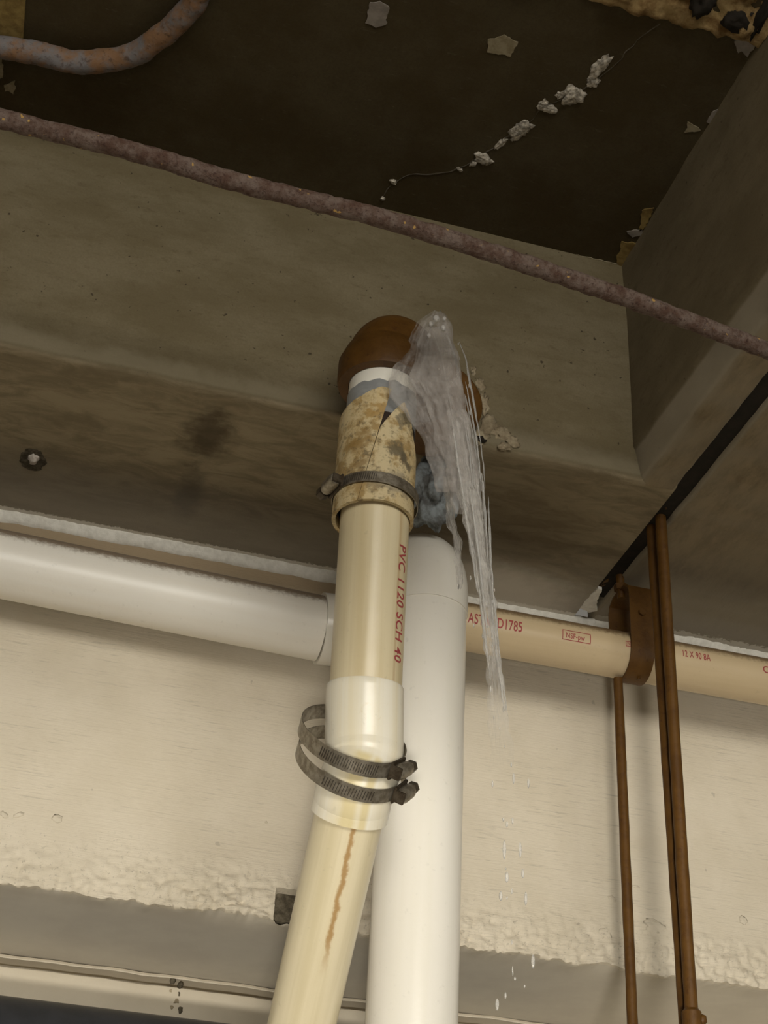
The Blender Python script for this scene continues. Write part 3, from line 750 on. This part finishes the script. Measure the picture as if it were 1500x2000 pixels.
def ring(fpx, left, right, back, wid, label, hd, slots):
    """clamp ring through four seen points, its front just proud of the sleeve"""
    front = on_sleeve(*fpx); n = (front-back).cross(right-left).normalized(); n = n if n.z > 0 else -n
    c = left.lerp(right, .5); c += n*((front-c).dot(n)); ra_ = (right-left).length/2; ex = (Vector((1, 0, 0))-n*n.x).normalized(); ey = n.cross(ex)
    rb_ = .05
    for v in ls.data.vertices:
        d = v.co-c
        if abs(d.dot(n)) < wid*.6:
            x, y = d.dot(ex)/ra_, -d.dot(ey)
            if y > 0 and abs(x) < .93: rb_ = max(rb_, (y+.002)/math.sqrt(1-x*x))
    clamp(c, n, ra_, rb_, wid, label, hd, 1, 0, slots, 'hose clamps')
ring((698, 1484), at(584, 1432, 1.612), at(783, 1482, 1.606), at(640, 1386, 1.672), .0185, 'upper of the two loose steel hose clamps on the bent sleeve', 44, (-48, 16, 24))
ring((690, 1545), at(580, 1470, 1.615), at(786, 1524, 1.610), at(640, 1408, 1.685), .0175, 'lower of the two loose steel hose clamps on the bent sleeve', 52, (-40, 15, 18))

# grey rag / sealant jammed between pipes below the beam
rg = lump('grey_rag', (.512, 1.745, 2.842), (.034, .03, .058), M_rag, None, 5, .42, 1.3, 5)
tag(rg, 'crumpled grey blue rag stuffed under the beam behind the leaking joint', 'rag')

# ------------------------------------------------------------------ hangers
HX, HY = .911, RP.y
hg = empty('clevis_hanger', (HX, HY, 2.87), 'orange rusty strap hanger holding the tan pipe', 'hanger')
def strap_loop():
    r = RR+.002; pts = [(HY, 2.880), (HY+.022, 2.878), (HY+r-.004, 2.870), (HY+r, 2.858), (HY+r, 2.80)]
    pts += [(HY+r*math.cos(a), RP.z-r*math.sin(a)) for a in [PI*i/20 for i in range(21)]]
    pts += [(HY-r, 2.80), (HY-r, 2.858), (HY-r+.004, 2.870), (HY-.022, 2.878)]
    V, F = [], []; n = len(pts); hw = .0195; th = .0028
    for i, (y, z) in enumerate(pts):
        a = Vector((0, *pts[i-1])); b = Vector((0, *pts[(i+1) % n])); d = (b-a).normalized(); o = Vector((0, d.z, -d.y)) 
        c = Vector((0, HY, 2.80)); p = Vector((0, y, z))
        if o.dot(p-c) < 0: o = -o
        for q, sx in ((p, -hw), (p+o*th, -hw), (p+o*th, hw), (p, hw)): V.append((HX+sx, q.y, q.z))
    for i in range(n):
        for k in range(4): F.append([i*4+k, i*4+(k+1) % 4, ((i+1) % n)*4+(k+1) % 4, ((i+1) % n)*4+k])
    ob = mk('strap', V, F, M_iron); fixn(ob); smooth_angle(ob, 35); keep(ob, hg)
strap_loop()
tube('hanger_rod', line((HX-.014, HY, 2.868), (HX-.024, HY-.012, 3.05), 6), .0068, M_iron, hg, 16, True, bumpy(4, .0006))
tube('nut', [(HX-.014, HY, 2.883), (HX-.0145, HY, 2.893)], .0115, M_iron, hg, 6)
for sgn in (-1, 1):
    tube('bolt_head', [(HX, HY+sgn*(RR+.004), 2.822), (HX, HY+sgn*(RR+.009), 2.822)], .006, M_iron, hg, 6)
tube('rivet', [(HX+.004, HY-.012, RP.z-RR-.004), (HX+.004, HY-.0125, RP.z-RR-.007)], .003, M_iron, hg, 8)
def hrod(name, a, b, r, label, seed):
    o = tube(name, line(a, b, 60), r, M_iron, None, 16, True, bumpy(seed, .0007, 80)); return tag(o, label, 'rod', 'hanging rods')
hrod('hanging_rod', (.886, 1.972, RP.z-RR-.004), (.884, 1.965, 1.5), .0075, 'thin orange rod hanging below the strap hanger, left of its pair', 2)
ra = hrod('hanging_rod', (.884, 1.786, 3.06), (.884, 1.786, 1.5), .0085, 'thick orange rod hanging from the joint, nearest and tallest, with a coupling low down', 5)
p = at(1346, 1992, 1.786); 
cp = tube('rod_coupling', [(.884, 1.786, p.z+.014), (.884, 1.786, p.z+.010), (.884, 1.786, p.z-.03), (.884, 1.786, p.z-.034)], [.009, .0125, .0125, .009], M_iron, ra, 16)
lump('coupling_bolt', (.8965, 1.784, p.z+.002), (.007, .007, .008), M_iron, ra, 3, .3, 2, 2)
hrod('hanging_rod', (.881, 1.818, 3.06), (.8895, 1.806, 1.5), .0075, 'orange rod just left of the thick one, both from the joint', 7)
for k, (y, z) in enumerate(((1.76, 2.905), (1.93, 2.91), (2.0, 2.905))):
    lump('rust_scale', (G0+.012, y, z+.012), (.012, .02, .008), M_iron, None, k+60, .6, 2, 3).parent = xb2

# ------------------------------------------------------------------ dark pipe, lower left
P = [(-1.2, 2.28, 2.125), (.9, 2.28, 2.125)]
dp = tube('black_pipe', line(*P, 8), .0815, M_black, None, 48)
tag(dp, 'large black pipe at the bottom left below the cream ledge', 'pipe')

# ------------------------------------------------------------------ water
def make_water(name, a0, a1, sc, glass=.35, base=(.62, .58, .54), fade=None):
    t = NT(name, .18, .9); t.put(t.b.inputs['Base Color'], base); t.b.inputs['IOR'].default_value = 1.33
    t.b.inputs['Transmission Weight'].default_value = glass
    uv = t.obj(sc, True); n = t.noise(uv, 1.0, 6, .65, .6); n2 = t.noise(t.geo(), 90, 4, .6)
    u, v, _ = t.xyz(t.obj((1, 1, 1), True))
    edge = t.math('MULTIPLY', t.ramp(u, 0, .16), t.ramp(u, .84, 1, inv=True))
    f = t.n('ShaderNodeMapRange'); f.clamp = True; t.L(t.math('ADD', t.math('MULTIPLY', n, .7), t.math('MULTIPLY', n2, .3)), f.inputs[0])
    f.inputs[1].default_value = .36; f.inputs[2].default_value = .66; f.inputs[3].default_value = a0; f.inputs[4].default_value = a1
    al = f.outputs[0]
    if fade: al = t.math('MULTIPLY', al, t.ramp(v, fade[0], fade[1], inv=True))
    t.put(t.b.inputs['Alpha'], al)
    t.bump(t.math('ADD', n, n2), .004, .8)
    return t.done()
M_water = make_water('splashing_water', .0, .66, (7, 11, 1))
M_stream = make_water('falling_water', .02, .92, (10, 4, 1), .2, (.88, .85, .80), (.20, .50))
M_drop = make_water('water_drop', .6, .95, (3, 3, 1), .7, (.95, .95, .93))
wj = empty('water_jet', at(850, 640, 1.52), 'clear water spraying from the leaking joint and falling in a stream on the right', 'water')
def sheet(name, rows, mat, thick, seed, amp=.006, nu=22):
    """closed lens-shaped body of water between a left and a right edge; rows: (picture height, left, right, depth)"""
    ys, xl, xr, dp_ = zip(*rows); n = int((ys[-1]-ys[0])/6); V, F, UV, T = [], [], [], []
    for i in range(n+1):
        y = ys[0]+(ys[-1]-ys[0])*i/n; a, b, D = np.interp(y, ys, xl), np.interp(y, ys, xr), np.interp(y, ys, dp_)
        end = min(1, i/3, (n-i)/3+.02)
        for side in (0, 1):
            for k in range(nu+1):
                u = k/nu; e = 9*nz((0, y/40, seed+side*0+u*.01), 1)*(1 if k in (0, nu) else 0)
                p = at(a+(b-a)*u+e+4*nz((u*4, y/18, seed), 1), y+3*nz((u*5, y/30, seed+5), 1), float(D))
                h = thick*math.sqrt(max(0, 1-(2*u-1)**2))*end*(.55+.45*nz(p, 45, seed))
                q = p+Vector((0, -1, 0))*(h if side == 0 else -h)+Vector((0, amp*fbm(p, 32, seed+2), 0))
                V.append(q); T.append((u, (y-ys[0])/1500))
    m = 2*(nu+1)
    for i in range(n):
        for side in (0, 1):
            for k in range(nu):
                a = i*m+side*(nu+1)+k; q = [a, a+1, a+1+m, a+m]
                if side: q.reverse()
                F.append(q); UV.append([T[j] for j in q])
        for k in (0, nu):
            q = [i*m+k, i*m+nu+1+k, (i+1)*m+nu+1+k, (i+1)*m+k]; F.append(q); UV.append([T[j] for j in q])
    o = mk(name, V, F, mat, None, True, UV); fixn(o); keep(o, wj); return o
sheet('splash_sheet', [(606, 846, 864, 1.515), (616, 836, 874, 1.51), (630, 815, 880, 1.505), (650, 803, 885, 1.50), (680, 796, 889, 1.497), (700, 782, 893, 1.49), (720, 766, 897, 1.488), (745, 756, 900, 1.486), (775, 762, 905, 1.488), (800, 790, 910, 1.49), (840, 815, 918, 1.495), (900, 838, 932, 1.50), (960, 850, 941, 1.50)], M_water, .011, 1)
sheet('splash_sheet', [(640, 830, 878, 1.50), (690, 812, 892, 1.485), (740, 800, 902, 1.478), (800, 835, 912, 1.482), (860, 855, 924, 1.49), (930, 872, 936, 1.495), (1000, 890, 948, 1.497)], M_water, .008, 4)
sheet('stream', [(800, 870, 912, 1.493), (870, 880, 925, 1.495), (950, 892, 938, 1.495), (1050, 912, 954, 1.495), (1120, 926, 962, 1.495), (1180, 938, 968, 1.495), (1260, 946, 975, 1.495), (1340, 950, 984, 1.495), (1450, 956, 1000, 1.495), (1560, 960, 1012, 1.495)], M_stream, .008, 8, .003, 12)
sheet('thin_stream', [(930, 862, 882, 1.53), (1000, 872, 888, 1.53), (1060, 886, 898, 1.53), (1110, 890, 905, 1.53), (1150, 894, 902, 1.53)], M_stream, .004, 9, .002, 8)
# loose strands and drops
def strands():
    V, F, UV = [], [], []
    rnd = random.Random(5)
    for k in range(34):
        s = rnd.uniform(-1, 1); y0 = rnd.uniform(650, 1250); ln = rnd.uniform(60, 240); y1 = min(y0+ln, 1960); D = 1.495+rnd.uniform(-.012, .012)
        cx = lambda y: np.interp(y, [600, 700, 860, 1050, 1250, 1500, 2000], [850, 885, 915, 937, 958, 985, 1004])+s*np.interp(y, [600, 900, 1100, 1300, 2000], [28, 30, 18, 14, 42])
        P = [at(float(cx(y))+2*nz((y/30, k, 0), 1), y, D) for y in np.linspace(y0, y1, 14)]; r = rnd.uniform(.0006, .0019)
        b = len(V)
        for i, p in enumerate(P):
            q = r*(math.sin(PI*(i+.3)/13.6)**.6)*(1+.5*nz((i*.8, k, 3), 1))
            for a in range(6): V.append(p+Vector((math.cos(a*PI/3)*q, math.sin(a*PI/3)*q, 0)))
        for i in range(13):
            for a in range(6): F.append([b+i*6+a, b+i*6+(a+1) % 6, b+(i+1)*6+(a+1) % 6, b+(i+1)*6+a]); UV.append([(.5, i*.02+k)]*4)
    o = mk('strands', V, F, M_drop, None, True, UV); fixn(o); keep(o, wj); o['kind'] = 'stuff'
strands()
def drops():
    bm = bmesh.new(); rnd = random.Random(11)
    L_ = [(990, 1713, 3, 8), (978, 1750, 3, 7), (1021, 1706, 2.5, 7), (1027, 1755, 2.5, 10), (1041, 1878, 3, 10), (971, 1962, 3, 8), (943, 1242, 2, 5), (1003, 1520, 2, 9), (990, 1610, 2, 5), (1032, 1530, 2, 8), (985, 1660, 3, 14), (1016, 1660, 2.5, 12), (852, 622, 7, 6), (842, 632, 5, 5), (866, 640, 5, 6), (838, 655, 4, 5), (868, 622, 4, 4)]
    for k in range(46):
        y = rnd.uniform(620, 1950); c = np.interp(y, [600, 700, 860, 1050, 1250, 1500, 2000], [855, 895, 925, 942, 962, 988, 1004]); L_.append((float(c)+rnd.gauss(0, 16), y, rnd.uniform(.8, 1.8), rnd.uniform(1.5, 6)))
    for x, y, a, b in L_:
        p = at(x, y, 1.49+rnd.uniform(-.01, .01)); r = bmesh.ops.create_icosphere(bm, subdivisions=2, radius=1)
        for v in r['verts']: v.co = Vector((v.co.x*a/1530, v.co.y*a/1530, v.co.z*b/1300))+p
    for f in bm.faces: f.smooth = True
    me = bpy.data.meshes.new('droplets'); bm.to_mesh(me); bm.free(); me.materials.append(M_drop); o = bpy.data.objects.new('droplets', me); COL.objects.link(o); keep(o, wj); o['kind'] = 'stuff'
drops()
